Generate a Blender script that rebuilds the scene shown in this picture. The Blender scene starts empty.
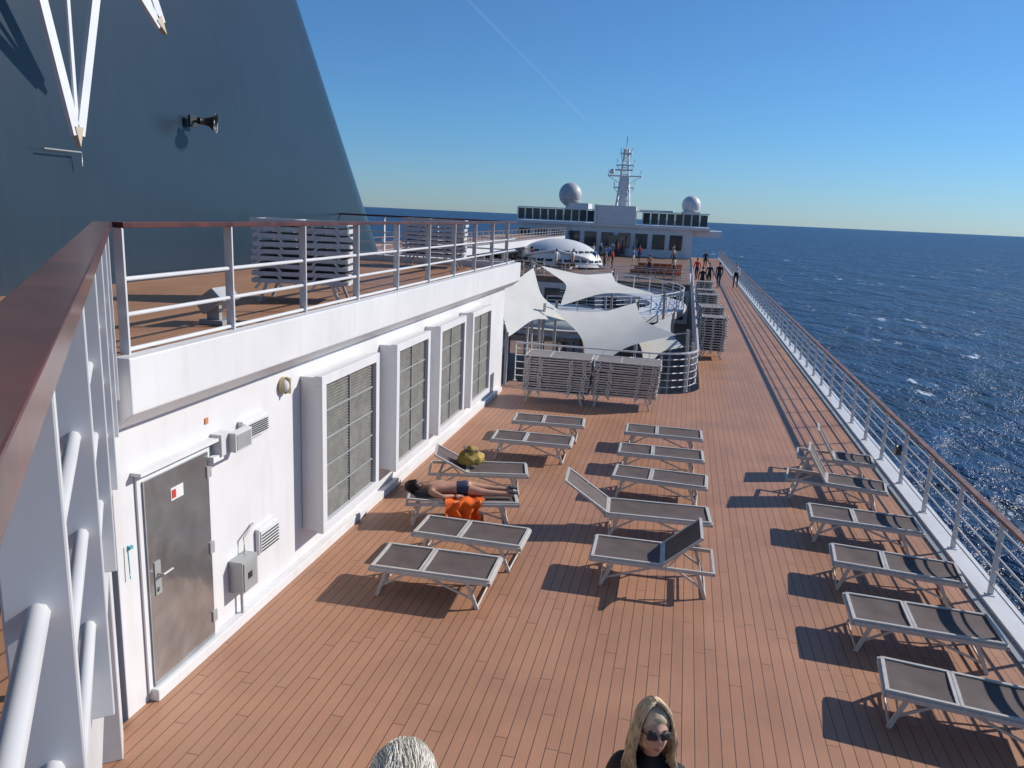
import bpy, math, random
from mathutils import Vector, Matrix, noise
random.seed(7)
sc=bpy.context.scene
rad=math.radians
def V(*a): return Vector(a)
# ---------------------------------------------------------------- materials
def newmat(name):
    m=bpy.data.materials.new(name); m.use_nodes=True
    nt=m.node_tree; return m,nt,nt.nodes,nt.links,nt.nodes['Principled BSDF']
def mat(name,col,rough=.5,metal=0,var=.12,vs=2.0,bump=0,bs=30,coat=0,stain=None,sa=.4):
    m,nt,N,L,B=newmat(name)
    B.inputs['Roughness'].default_value=rough; B.inputs['Metallic'].default_value=metal
    if coat: B.inputs['Coat Weight'].default_value=coat; B.inputs['Coat Roughness'].default_value=.12
    tc=N.new('ShaderNodeTexCoord')
    n=N.new('ShaderNodeTexNoise'); n.inputs['Scale'].default_value=vs; n.inputs['Detail'].default_value=3
    L.new(tc.outputs['Object'],n.inputs['Vector'])
    r=N.new('ShaderNodeMapRange'); r.inputs[1].default_value=.3; r.inputs[2].default_value=.7
    r.inputs[3].default_value=1-var; r.inputs[4].default_value=1+var
    L.new(n.outputs[0],r.inputs[0])
    mx=N.new('ShaderNodeVectorMath'); mx.operation='MULTIPLY'; mx.inputs[0].default_value=col[:3]
    L.new(r.outputs[0],mx.inputs[1]); out=mx.outputs[0]
    if stain:
        mp=N.new('ShaderNodeMapping'); mp.inputs['Scale'].default_value=(3,3,.35); L.new(tc.outputs['Object'],mp.inputs[0])
        n2=N.new('ShaderNodeTexNoise'); n2.inputs['Scale'].default_value=2.2; n2.inputs['Detail'].default_value=5; L.new(mp.outputs[0],n2.inputs['Vector'])
        r2=N.new('ShaderNodeMapRange'); r2.inputs[1].default_value=.52; r2.inputs[2].default_value=.78; r2.inputs[4].default_value=sa
        L.new(n2.outputs[0],r2.inputs[0])
        mm=N.new('ShaderNodeMix'); mm.data_type='RGBA'; L.new(r2.outputs[0],mm.inputs[0]); L.new(out,mm.inputs[6]); mm.inputs[7].default_value=(*stain,1); out=mm.outputs[2]
    L.new(out,B.inputs['Base Color'])
    if bump:
        n3=N.new('ShaderNodeTexNoise'); n3.inputs['Scale'].default_value=bs; n3.inputs['Detail'].default_value=2; L.new(tc.outputs['Object'],n3.inputs['Vector'])
        b=N.new('ShaderNodeBump'); b.inputs['Strength'].default_value=bump; b.inputs['Distance'].default_value=.02
        L.new(n3.outputs[0],b.inputs['Height']); L.new(b.outputs[0],B.inputs['Normal'])
    return m
def deckmat(name,c1,c2,pw=.115):
    m,nt,N,L,B=newmat(name)
    tc=N.new('ShaderNodeTexCoord'); s=N.new('ShaderNodeSeparateXYZ'); L.new(tc.outputs['Object'],s.inputs[0])
    def M(op,a,b=None,c=None):
        n=N.new('ShaderNodeMath'); n.operation=op
        for i,v in enumerate((a,b,c)):
            if v is None: continue
            if isinstance(v,(int,float)): n.inputs[i].default_value=v
            else: L.new(v,n.inputs[i])
        return n.outputs[0]
    X=s.outputs[0];Y=s.outputs[1]
    u=M('DIVIDE',X,pw); row=M('FLOOR',u); fu=M('FRACT',u)
    wn=N.new('ShaderNodeTexWhiteNoise'); wn.noise_dimensions='1D'; L.new(row,wn.inputs['W'])
    v=M('ADD',M('DIVIDE',Y,2.6),M('MULTIPLY',wn.outputs['Value'],7.3)); fl=M('FLOOR',v); fv=M('FRACT',v)
    cv=N.new('ShaderNodeCombineXYZ'); L.new(row,cv.inputs[0]); L.new(fl,cv.inputs[1])
    wn2=N.new('ShaderNodeTexWhiteNoise'); wn2.noise_dimensions='2D'; L.new(cv.outputs[0],wn2.inputs['Vector'])
    seam=M('MAXIMUM',M('LESS_THAN',fu,.07),M('LESS_THAN',fv,.003))
    mp=N.new('ShaderNodeMapping'); mp.inputs['Scale'].default_value=(40,2,1); L.new(tc.outputs['Object'],mp.inputs[0])
    gr=N.new('ShaderNodeTexNoise'); gr.inputs['Scale'].default_value=1; gr.inputs['Detail'].default_value=3; L.new(mp.outputs[0],gr.inputs['Vector'])
    big=N.new('ShaderNodeTexNoise'); big.inputs['Scale'].default_value=.7; big.inputs['Detail'].default_value=5; big.inputs['Roughness'].default_value=.62; L.new(tc.outputs['Object'],big.inputs['Vector'])
    f=M('ADD',M('MULTIPLY',wn2.outputs['Value'],.40),M('ADD',M('MULTIPLY',gr.outputs[0],.35),M('MULTIPLY',big.outputs[0],.35)))
    mx=N.new('ShaderNodeMix'); mx.data_type='RGBA'; L.new(f,mx.inputs[0]); mx.inputs[6].default_value=(*c1,1); mx.inputs[7].default_value=(*c2,1)
    st=N.new('ShaderNodeMapRange'); st.inputs[1].default_value=.35; st.inputs[2].default_value=.7; st.inputs[3].default_value=.84; st.inputs[4].default_value=1.1; L.new(big.outputs[0],st.inputs[0])
    ms=N.new('ShaderNodeVectorMath'); ms.operation='MULTIPLY'; L.new(mx.outputs[2],ms.inputs[0]); L.new(st.outputs[0],ms.inputs[1])
    m2=N.new('ShaderNodeMix'); m2.data_type='RGBA'; L.new(seam,m2.inputs[0]); L.new(ms.outputs[0],m2.inputs[6]); m2.inputs[7].default_value=(.085,.045,.03,1)
    L.new(m2.outputs[2],B.inputs['Base Color'])
    rr=N.new('ShaderNodeMapRange'); rr.inputs[3].default_value=.38; rr.inputs[4].default_value=.66; L.new(big.outputs[0],rr.inputs[0]); L.new(rr.outputs[0],B.inputs['Roughness'])
    b=N.new('ShaderNodeBump'); b.inputs['Strength'].default_value=.35; b.inputs['Distance'].default_value=.004
    L.new(M('SUBTRACT',gr.outputs[0],seam),b.inputs['Height']); L.new(b.outputs[0],B.inputs['Normal'])
    return m
M_deck=deckmat('synthetic_teak',(.46,.24,.143),(.375,.185,.105))
M_deck2=deckmat('upper_teak',(.43,.23,.13),(.34,.17,.09))
M_deckP=deckmat('pool_teak',(.30,.19,.13),(.22,.135,.09))
M_white=mat('white_marine_paint',(.675,.675,.68),.38,var=.05,vs=1.3,bump=.08,bs=5,stain=(.52,.47,.41),sa=.28)
M_white2=mat('white_rail_paint',(.60,.60,.605),.38,var=.06,vs=4)
M_wood=mat('mahogany_varnish',(.085,.024,.017),.34,var=.4,vs=5,coat=.2,bump=.05,bs=12)
M_woodr=mat('weathered_handrail',(.22,.115,.08),.45,var=.3,vs=6)
M_frame=mat('cream_aluminium',(.53,.50,.46),.4,var=.09,vs=9)
M_fab=mat('brown_mesh_fabric',(.105,.078,.071),.8,var=.16,vs=5)
M_fab2=mat('grey_mesh_fabric',(.22,.20,.19),.8,var=.2,vs=14)
M_steel=mat('stainless_door',(.44,.46,.47),.2,metal=.85,var=.15,vs=3,bump=.6,bs=3.0)
M_grey=mat('grey_box_paint',(.36,.37,.365),.4,metal=.2,var=.1,vs=5)
M_dark=mat('dark_plastic',(.03,.03,.032),.45)
M_fun=mat('funnel_paint',(.014,.029,.048),.30,var=.10,vs=.5,bump=.12,bs=.9,stain=(.024,.042,.060),sa=.35)
M_logo=mat('emblem_white',(.70,.72,.75),.3,var=.05)
M_logoy=mat('emblem_tip',(.55,.47,.34),.4)
M_grille=mat('grille_mesh',(.135,.13,.115),.7,var=.25,vs=8)
M_sail=mat('sail_canvas',(.66,.645,.59),.7,var=.06,vs=1.2)
M_glass,_nt,_N,_L,_B=newmat('tinted_glass'); _B.inputs['Base Color'].default_value=(.035,.055,.065,1); _B.inputs['Roughness'].default_value=.08; _B.inputs['Metallic'].default_value=.1
M_grd=mat('radome_grey',(.42,.44,.45),.5,var=.08,vs=1)
M_hull=mat('hull_white',(.62,.62,.63),.4)
M_skin=mat('tanned_skin',(.47,.25,.165),.5,var=.12,vs=12)
M_skin2=mat('fair_skin',(.56,.34,.25),.48,var=.06,vs=14)
M_lip=mat('lips',(.42,.14,.11),.4)
M_black=mat('black_cloth',(.015,.015,.018),.8,var=.3,vs=8)
M_navy=mat('navy_cloth',(.02,.03,.07),.8,var=.3,vs=8)
M_blonde=mat('blonde_hair',(.64,.50,.32),.45,var=.35,vs=25)
M_whair=mat('white_hair',(.72,.67,.57),.5,var=.15,vs=25)
M_dhair=mat('dark_hair',(.03,.02,.015),.5)
M_orange=mat('orange_towel',(.80,.13,.01),.9,var=.15,vs=12,bump=.6,bs=90)
M_bag=mat('olive_bag',(.34,.24,.05),.75,var=.35,vs=9,bump=.5,bs=40)
M_brass=mat('brass',(.55,.45,.28),.35,metal=.5)
M_red=mat('red_cloth',(.5,.04,.03),.8); M_blue=mat('blue_cloth',(.05,.15,.4),.8); M_sand=mat('beige_cloth',(.5,.4,.3),.8); M_whc=mat('white_cloth',(.65,.65,.65),.8)
M_teal=mat('pool_tile',(.06,.35,.42),.15)
M_seat=mat('orange_seating',(.65,.2,.07),.7)
# ---------------------------------------------------------------- mesh builder
class MB:
    def __init__(s): s.v=[];s.f=[];s.m=[];s.sm=[]
    def add(s,vs,fs,mi=0,smooth=False):
        o=len(s.v); s.v+= [tuple(v) for v in vs]
        for f in fs: s.f.append([i+o for i in f]); s.m.append(mi); s.sm.append(smooth)
    def box(s,a,b,mi=0,M=None):
        x0,y0,z0=a;x1,y1,z1=b
        vs=[V(x,y,z) for z in (z0,z1) for y in (y0,y1) for x in (x0,x1)]
        if M: vs=[M@v for v in vs]
        s.add(vs,[(0,2,3,1),(4,5,7,6),(0,1,5,4),(2,6,7,3),(0,4,6,2),(1,3,7,5)],mi)
    def beam(s,p,q,w,h,mi=0,up=V(0,0,1)):
        p=Vector(p);q=Vector(q);d=(q-p)
        if d.length<1e-6:return
        d.normalize(); sd=d.cross(up)
        if sd.length<1e-3: sd=d.cross(V(0,1,0))
        sd.normalize(); u=sd.cross(d)
        vs=[c+sd*a*w/2+u*b*h/2 for c in (p,q) for a,b in ((-1,-1),(1,-1),(1,1),(-1,1))]
        s.add(vs,[(0,3,2,1),(4,5,6,7),(0,1,5,4),(1,2,6,5),(2,3,7,6),(3,0,4,7)],mi)
    def tube(s,pts,r,mi=0,n=8,cap=True):
        pts=[Vector(p) for p in pts]; rs=r if isinstance(r,(list,tuple)) else [r]*len(pts)
        vs=[];
        for i,p in enumerate(pts):
            d=(pts[min(i+1,len(pts)-1)]-pts[max(i-1,0)]).normalized()
            a=d.cross(V(0,0,1))
            if a.length<.05: a=d.cross(V(0,1,0))
            a.normalize(); b=a.cross(d)
            for k in range(n):
                t=2*math.pi*k/n; vs.append(p+(a*math.cos(t)+b*math.sin(t))*rs[i])
        fs=[(i*n+k,i*n+(k+1)%n,(i+1)*n+(k+1)%n,(i+1)*n+k) for i in range(len(pts)-1) for k in range(n)]
        if cap: fs+= [tuple(range(n)),tuple((len(pts)-1)*n+k for k in reversed(range(n)))]
        s.add(vs,fs,mi,n>5)
    def ell(s,c,r,mi=0,nu=20,nv=14,M=None,fn=None,v0=0,v1=1):
        vs=[]
        for j in range(nv+1):
            t=math.pi*(v0+(v1-v0)*j/nv)
            for i in range(nu):
                p=2*math.pi*i/nu; d=V(math.sin(t)*math.cos(p),math.sin(t)*math.sin(p),math.cos(t))
                q=V(d.x*r[0],d.y*r[1],d.z*r[2])
                if fn: q=fn(d,q)
                if M: q=M@q
                vs.append(q+Vector(c))
        fs=[(j*nu+i,(j+1)*nu+i,(j+1)*nu+(i+1)%nu,j*nu+(i+1)%nu) for j in range(nv) for i in range(nu)]
        s.add(vs,fs,mi,True)
    def prism(s,poly,z0,z1,mi=0):
        n=len(poly); vs=[(x,y,z0) for x,y in poly]+[(x,y,z1) for x,y in poly]
        s.add(vs,[tuple(reversed(range(n))),tuple(range(n,2*n))]+[(i,(i+1)%n,n+(i+1)%n,n+i) for i in range(n)],mi)
    def grid(s,fn,nu,nv,mi=0):
        vs=[fn(i/nu,j/nv) for j in range(nv+1) for i in range(nu+1)]
        s.add(vs,[(j*(nu+1)+i,j*(nu+1)+i+1,(j+1)*(nu+1)+i+1,(j+1)*(nu+1)+i) for j in range(nv) for i in range(nu)],mi,True)
    def merge(s,data,M,mi_off=0,mimap=None):
        vs,fs,ms,sm=data; o=len(s.v); s.v+=[tuple(M@Vector(v)) for v in vs]
        for f,m,q in zip(fs,ms,sm): s.f.append([i+o for i in f]); s.m.append(mimap[m] if mimap else m+mi_off); s.sm.append(q)
    def data(s): return (s.v,s.f,s.m,s.sm)
    def obj(s,name,mats,bevel=0,loc=None,parent=None):
        me=bpy.data.meshes.new(name); me.from_pydata(s.v,[],s.f)
        for m in mats: me.materials.append(m)
        for p,mi,q in zip(me.polygons,s.m,s.sm): p.material_index=mi; p.use_smooth=q
        me.update(); ob=bpy.data.objects.new(name,me); sc.collection.objects.link(ob)
        if bevel:
            b=ob.modifiers.new('b','BEVEL'); b.width=bevel; b.segments=2; b.limit_method='ANGLE'; b.angle_limit=rad(50)
        if parent: ob.parent=parent
        return ob
# ---------------------------------------------------------------- camera
CAM_H=4.5; r=rad(2.6); th=rad(12.51); ps=rad(12.12)
F=V(-math.sin(ps)*math.cos(th),math.cos(ps)*math.cos(th),-math.sin(th))
R=V(math.cos(ps),math.sin(ps),0); U=R.cross(F)
cx=R*math.cos(r)+U*math.sin(r); cy=-R*math.sin(r)+U*math.cos(r)
cd=bpy.data.cameras.new('Camera'); cam=bpy.data.objects.new('Camera',cd); sc.collection.objects.link(cam)
cm=Matrix.Identity(4)
for i in range(3): cm[i][0]=cx[i];cm[i][1]=cy[i];cm[i][2]=-F[i]
cm[2][3]=CAM_H
cam.matrix_world=cm; cd.lens=770/1024*36; cd.sensor_width=36; cd.clip_start=.05; cd.clip_end=120000
sc.camera=cam
# ---------------------------------------------------------------- light
EL=rad(31); sd=V(.86,.51,0).normalized(); sdir=V(sd.x*math.cos(EL),sd.y*math.cos(EL),math.sin(EL))
w=bpy.data.worlds.new('World'); sc.world=w; w.use_nodes=True
WN=w.node_tree.nodes; WL=w.node_tree.links
sk=WN.new('ShaderNodeTexSky'); sk.sky_type='NISHITA'; sk.sun_disc=False
sk.sun_elevation=EL; sk.sun_rotation=math.atan2(sd.x,sd.y); sk.air_density=1.0; sk.dust_density=.1; sk.ozone_density=1.6; sk.altitude=30
wtc=WN.new('ShaderNodeTexCoord'); wsp=WN.new('ShaderNodeSeparateXYZ'); WL.new(wtc.outputs['Generated'],wsp.inputs[0])
wr=WN.new('ShaderNodeValToRGB'); WL.new(wsp.outputs[2],wr.inputs[0])
e=wr.color_ramp.elements; e[0].position=0.0; e[0].color=(.37,.57,.96,1); e[1].position=.5; e[1].color=(.43,.73,1.0,1)
n_=wr.color_ramp.elements.new(.10); n_.color=(.34,.63,.98,1)
wm=WN.new('ShaderNodeVectorMath'); wm.operation='MULTIPLY'; WL.new(sk.outputs[0],wm.inputs[0]); WL.new(wr.outputs[0],wm.inputs[1])
bg=WN['Background']; WL.new(wm.outputs[0],bg.inputs[0]); bg.inputs[1].default_value=.112
sl=bpy.data.lights.new('sun','SUN'); sl.energy=4.95; sl.angle=rad(.53); sl.color=(1,.94,.865)
so=bpy.data.objects.new('sun',sl); sc.collection.objects.link(so); so.rotation_euler=sdir.to_track_quat('Z','Y').to_euler(); so.location=(20,10,30)
sc.view_settings.view_transform='Standard'; sc.view_settings.look='None'; sc.view_settings.exposure=0
# ---------------------------------------------------------------- sea
def seamat():
    m,nt,N,L,B=newmat('sea_water')
    tc=N.new('ShaderNodeTexCoord')
    def noi(sc_,det,ro=.55,st=None):
        n=N.new('ShaderNodeTexNoise'); n.inputs['Scale'].default_value=sc_; n.inputs['Detail'].default_value=det; n.inputs['Roughness'].default_value=ro
        mp=N.new('ShaderNodeMapping'); mp.inputs['Scale'].default_value=st or (1,1,1); mp.inputs['Rotation'].default_value=(0,0,.5); L.new(tc.outputs['Object'],mp.inputs[0]); L.new(mp.outputs[0],n.inputs['Vector']); return n.outputs[0]
    a=noi(.04,2,.5,(1,.55,1)); b=noi(.17,5,.64,(1,.55,1))
    ad=N.new('ShaderNodeMath'); ad.operation='MULTIPLY_ADD'; L.new(a,ad.inputs[0]); ad.inputs[1].default_value=1.8; L.new(b,ad.inputs[2])
    bp=N.new('ShaderNodeBump'); bp.inputs['Strength'].default_value=1; bp.inputs['Distance'].default_value=4.5; L.new(ad.outputs[0],bp.inputs['Height']); L.new(bp.outputs[0],B.inputs['Normal'])
    c=noi(.012,2,.6)
    cadd=N.new('ShaderNodeMath'); cadd.operation='MULTIPLY_ADD'; L.new(b,cadd.inputs[0]); cadd.inputs[1].default_value=3.0
    sub=N.new('ShaderNodeMath'); sub.operation='SUBTRACT'; L.new(c,sub.inputs[0]); sub.inputs[1].default_value=1.5; L.new(sub.outputs[0],cadd.inputs[2])
    cr=N.new('ShaderNodeMix'); cr.data_type='RGBA'; cr.clamp_factor=True; L.new(cadd.outputs[0],cr.inputs[0]); cr.inputs[6].default_value=(.0015,.008,.034,1); cr.inputs[7].default_value=(.007,.036,.125,1)
    w1=noi(.12,6,.7,(1,.4,1)); w2=noi(.018,1)
    mm=N.new('ShaderNodeMath'); mm.operation='MULTIPLY_ADD'; L.new(w2,mm.inputs[0]); mm.inputs[1].default_value=.35; L.new(w1,mm.inputs[2])
    rr=N.new('ShaderNodeMapRange'); rr.inputs[1].default_value=.825; rr.inputs[2].default_value=.89; L.new(mm.outputs[0],rr.inputs[0])
    m2=N.new('ShaderNodeMix'); m2.data_type='RGBA'; L.new(rr.outputs[0],m2.inputs[0]); L.new(cr.outputs[2],m2.inputs[6]); m2.inputs[7].default_value=(.6,.65,.7,1)
    L.new(m2.outputs[2],B.inputs['Base Color']); B.inputs['Roughness'].default_value=.30; B.inputs['IOR'].default_value=1.33; B.inputs['Specular IOR Level'].default_value=.26
    return m
b=MB(); b.add([(-60000,-60000,-34),(60000,-60000,-34),(60000,60000,-34),(-60000,60000,-34)],[(0,1,2,3)]); b.obj('sea',[seamat()])
m,nt,N,L,B=newmat('contrail_vapour'); N.remove(B)
t1=N.new('ShaderNodeBsdfTransparent'); t2=N.new('ShaderNodeBsdfTranslucent'); t2.inputs[0].default_value=(.9,.9,.9,1); mx=N.new('ShaderNodeMixShader'); mx.inputs[0].default_value=.045
L.new(t1.outputs[0],mx.inputs[1]); L.new(t2.outputs[0],mx.inputs[2]); L.new(mx.outputs[0],N['Material Output'].inputs[0])
b=MB(); b.add([(-3425,8000,3000),(-3375,8000,3000),(-3465,26000,3000),(-3545,26000,3000)],[(0,1,2,3)]); b.obj('contrail',[m])
# ---------------------------------------------------------------- hull & decks
b=MB(); b.prism([(-28,-60),(4.35,-60),(4.35,104),(-2,135),(-12,150),(-22,135),(-28,104)],-34.5,-3.2,0)
b.box((4.12,-60,-3.2),(4.35,104,-.06)); b.box((-28,-60,-3.2),(-22,104,-.2))
b.obj('ship_hull',[M_hull])
def arc(cx_,cy_,rr,a0,a1,n=14): return [(cx_+rr*math.cos(rad(a0+(a1-a0)*i/n)),cy_+rr*math.sin(rad(a0+(a1-a0)*i/n))) for i in range(n+1)]
b=MB(); cr=arc(-.7,21.6,1.4,-90,0,10)
b.prism([(-4.42,-6),(4.02,-6),(4.02,102),(.7,102)]+list(reversed(cr))+[(-4.42,20.2)],-.3,0,0)
b.obj('main_deck',[M_deck])
b=MB(); b.box((4.02,-60,-.25),(4.34,104,.05)); b.box((3.90,-6,.004),(4.018,102,.012),1); b.obj('scupper_kerb',[M_white,M_grey],bevel=.004)
b=MB(); b.box((-22,20.2,-3.2),(.6,62,-2.9)); b.obj('pool_deck',[M_deckP])
# ---------------------------------------------------------------- railings
def railing(name,path,z0,h,sp,bars,topw=.10,toph=.045,postw=(.07,.016),mats=None,bar_r=.014,foot=0,start=0):
    b=MB(); pts=[Vector((p[0],p[1],z0)) for p in path]
    mats=mats or [M_white2,M_woodr]
    for i in range(len(pts)-1):
        p,q=pts[i],pts[i+1]
        b.beam(p+V(0,0,h-toph/2),q+V(0,0,h-toph/2),topw,toph,1)
        for z in bars: b.tube([p+V(0,0,z),q+V(0,0,z)],bar_r,0,n=8 if bar_r>.015 else 6)
    tot=0; nxt=start
    for i in range(len(pts)-1):
        p,q=pts[i],pts[i+1]; l=(q-p).length; d=(q-p).normalized(); sdv=V(-d.y,d.x,0)
        while nxt<=tot+l+1e-6:
            c=p+d*(nxt-tot)
            b.beam(c-V(0,0,foot),c+V(0,0,h-toph),postw[1],postw[0],0,up=sdv)
            if foot==0: b.box((c.x-.05,c.y-.05,z0),(c.x+.05,c.y+.05,z0+.012),0)
            nxt+=sp
        tot+=l
    return b.obj(name,mats,bevel=.004 if topw>.05 else 0)
railing('starboard_railing',[(4.14,4.3),(4.14,103)],.05,1.02,1.45,[.14,.33,.52,.71,.87],mats=[M_white2,M_woodr],topw=.09,postw=(.07,.022))
path=[(-4.3,20.33),(-1.2,20.33)]+arc(-.7,21.6,1.27,-80,0,8)+[(.57,60)]
railing('pool_railing',path,0,1.08,1.2,[.15,.34,.53,.72,.9],mats=[M_white2,M_white2],topw=.05,toph=.04)
# ---------------------------------------------------------------- wall / upper deck
LX=-4.42
YC=5.12
b=MB()
b.box((LX-6,YC+.02,-.1),(LX,19.2,2.9))
b.box((LX,YC+.3,0),(LX+.10,18.9,.12))
o=b.obj('deckhouse_wall',[M_white],bevel=.01)
b=MB()
prof=[(LX+.005,2.62),(LX+.10,2.66),(LX+.30,2.82),(LX+.30,3.27),(LX+.15,3.27),(LX+.13,3.07),(LX+.005,3.07)]
n=len(prof); ys=[YC-.05,19.6]
vs=[(x,y,z) for y in ys for x,z in prof]
b.add(vs,[tuple(range(n)),tuple(reversed(range(n,2*n)))]+[(i,n+i,n+(i+1)%n,(i+1)%n) for i in range(n)])
b.box((-9,19.42,2.75),(LX+.0,19.62,3.26))
b.obj('deck_edge_fascia',[M_white],bevel=.012)
A_=V(-4.26,5.15,0); B_=V(-.42,.385,0); dg=(B_-A_).normalized(); nrm=V(-dg.y,dg.x,0)
if nrm.x<0: nrm=-nrm
b=MB()
pl=[(-4.36,19.4),(-22,19.4),(-22,-6),(-.35,-6),(-.35,-.3),(-.62,.45),(-4.36,5.12)]
b.prism(list(reversed(pl)),2.86,3.10,0); b.obj('upper_deck',[M_deck2])
b=MB()
Mx=Matrix.Translation(A_)@Matrix(((dg.x,nrm.x,0,0),(dg.y,nrm.y,0,0),(0,0,1,0),(0,0,0,1)))
b.box((.02,-.16,2.62),(5.2,-.085,3.16),0,Mx)
b.box((.1,-.6,0),(.45,-.17,2.62),0,Mx)
b.obj('platform_bulkhead',[M_white2],bevel=.01)
railing('upper_deck_railing',[(-4.27,5.22),(-4.27,19.45),(-22,19.45)],3.1,1.2,1.48,[.2,.48,.76],mats=[M_white2,M_wood],topw=.10,toph=.045,postw=(.085,.022),bar_r=.019)
rp=[A_-nrm*.07-dg*.06, A_-nrm*.07+dg*6.6]
railing('platform_railing',[(p.x,p.y) for p in rp],3.1,1.2,1.0,[.2,.48,.76],mats=[M_white2,M_wood],topw=.12,toph=.06,postw=(.095,.022),bar_r=.018,foot=.1,start=.44)
# ---------------------------------------------------------------- stairs
b=MB()
for k in range(1,18):
    y=4.47-.283*k; b.box((-1.0,y-.30,.17*k-.05),(.6,y,.17*k),0)
b.beam((-1.03,4.5,-.0),(-1.03,-.6,3.05),.05,.28,1); b.beam((.63,4.5,-.0),(.63,-.6,3.05),.05,.28,1)
b.box((-.3,-3,2.9),(4.0,-.63,3.06),0)
b.obj('stairway',[M_deck2,M_white])
# ---------------------------------------------------------------- louvre units
def louvre(y0,y1,z0=.48,z1=2.46,d=.30):
    b=MB(); x=LX; X=LX+d; t=.10
    b.box((x+.004,y0,z0),(X-.10,y1,z1),0)
    b.box((X-.10,y0-.02,z1-t),(X,y1+.02,z1+.02),0); b.box((X-.10,y0-.02,z0-.02),(X,y1+.02,z0+t),0)
    b.box((X-.10,y0-.02,z0+t),(X,y0+t,z1-t),0); b.box((X-.10,y1-t,z0+t),(X,y1+.02,z1-t),0)
    Y0,Y1,Z0,Z1=y0+t,y1-t,z0+t,z1-t
    b.box((X-.098,Y0,Z0),(X-.075,Y1,Z1),1)
    for i in range(1,5): z=Z0+(Z1-Z0)*i/5; b.box((X-.075,Y0,z-.011),(X-.045,Y1,z+.011),2)
    ym=(Y0+Y1)/2; b.box((X-.073,ym-.011,Z0),(X-.043,ym+.011,Z1),2)
    for i in range(44):
        z=Z0+(Z1-Z0)*(i+.5)/44
        b.add([(X-.074,Y0,z+.012),(X-.054,Y0,z-.008),(X-.054,Y1,z-.008),(X-.074,Y1,z+.012)],[(0,1,2,3)],1)
    b.obj('ventilation_louvre',[M_white,M_grille,M_grey],bevel=.006)
for a,c in [(8.35,10.12),(10.85,12.40),(12.98,14.62),(15.15,16.75)]: louvre(a,c)
# ---------------------------------------------------------------- door
b=MB(); x=LX+.004
b.box((x,5.40,.08),(x+.02,6.46,2.18),1); b.box((x+.02,5.46,.13),(x+.045,6.38,2.10),0)
for z in (.35,1.1,1.9): b.box((x+.045,6.34,z-.06),(x+.06,6.41,z+.06),2)
b.box((x+.045,5.52,1.0),(x+.055,5.60,1.32),2); b.tube([(x+.06,5.56,1.2),(x+.11,5.56,1.2),(x+.11,5.69,1.2)],.012,2)
b.tube([(x+.05,5.56,1.06),(x+.075,5.56,1.06)],.02,2)
b.box((x+.0455,5.80,1.80),(x+.049,5.98,1.92),3); b.box((x+.0495,5.81,1.82),(x+.051,5.87,1.90),4)
b.box((x,5.36,2.18),(x+.10,6.50,2.21),3)
b.box((x+.045,6.39,1.98),(x+.10,6.62,2.04),3)
b.obj('steel_door',[M_steel,M_white,M_grey,M_whc,M_red],bevel=.004)
def fitting_box(name,y,z,w,h,d,m,extra=None):
    b=MB(); x=LX+.005
    b.box((x,y,z),(x+d,y+w,z+h),0); b.box((x+d,y+.02,z+.02),(x+d+.012,y+w-.02,z+h-.02),0)
    if extra=='vent':
        for i in range(6): b.box((x+d+.012,y+.03,z+.04+i*(h-.08)/6),(x+d+.03,y+w-.03,z+.05+i*(h-.08)/6),1)
    if extra=='cond':
        b.tube([(x+.05,y+w/2,z),(x+.05,y+w/2,.3),(x+.05,y+w/2,.1)],.016,0); b.tube([(x+.05,y+w/2+.08,z+h),(x+.05,y+w/2+.08,z+h+.18),(x+.02,y+w/2+.3,z+h+.25)],.012,0)
        b.box((x+d+.012,y+w*.3,z+h*.4),(x+d+.02,y+w*.55,z+h*.6),1)
    return b.obj(name,[m,M_dark],bevel=.008)
fitting_box('junction_box',6.72,.42,.30,.36,.16,M_grey,'cond')
fitting_box('wall_vent',7.25,.62,.42,.30,.05,M_white,'vent')
fitting_box('wall_vent',6.98,2.02,.50,.22,.06,M_white,'vent')
b=MB(); x=LX+.005
b.box((x,6.50,2.02),(x+.12,6.66,2.24),0); b.box((x+.12,6.62,2.03),(x+.20,6.92,2.23),0); b.box((x+.2,6.64,2.05),(x+.206,6.90,2.21),1); b.tube([(x+.03,6.95,2.13),(x+.03,7.3,2.2)],.015,0)
b.obj('wall_floodlight',[M_white2,M_grey],bevel=.008)
b=MB(); b.tube([(x,7.92,2.44),(x+.05,7.92,2.44)],.10,0,n=20); b.ell((x+.05,7.92,2.44),(.05,.08,.08),1,16,10); b.box((x+.05,7.91,2.35),(x+.105,7.93,2.53),0)
b.obj('bulkhead_lamp',[M_brass,M_whc])
b=MB(); b.box((x,5.27,1.55),(x+.02,5.31,1.58),0); b.tube([(x+.02,5.24,1.6),(x+.03,5.24,1.3)],.005,0); b.obj('wall_switch',[M_teal])
b=MB()
for i,(yy,zz) in enumerate([(7.05,.66),(6.42,2.36)]): b.box((x,yy,zz),(x+.006,yy+.05,zz+.06),0)
b.obj('wall_sticker',[M_seat])
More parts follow.
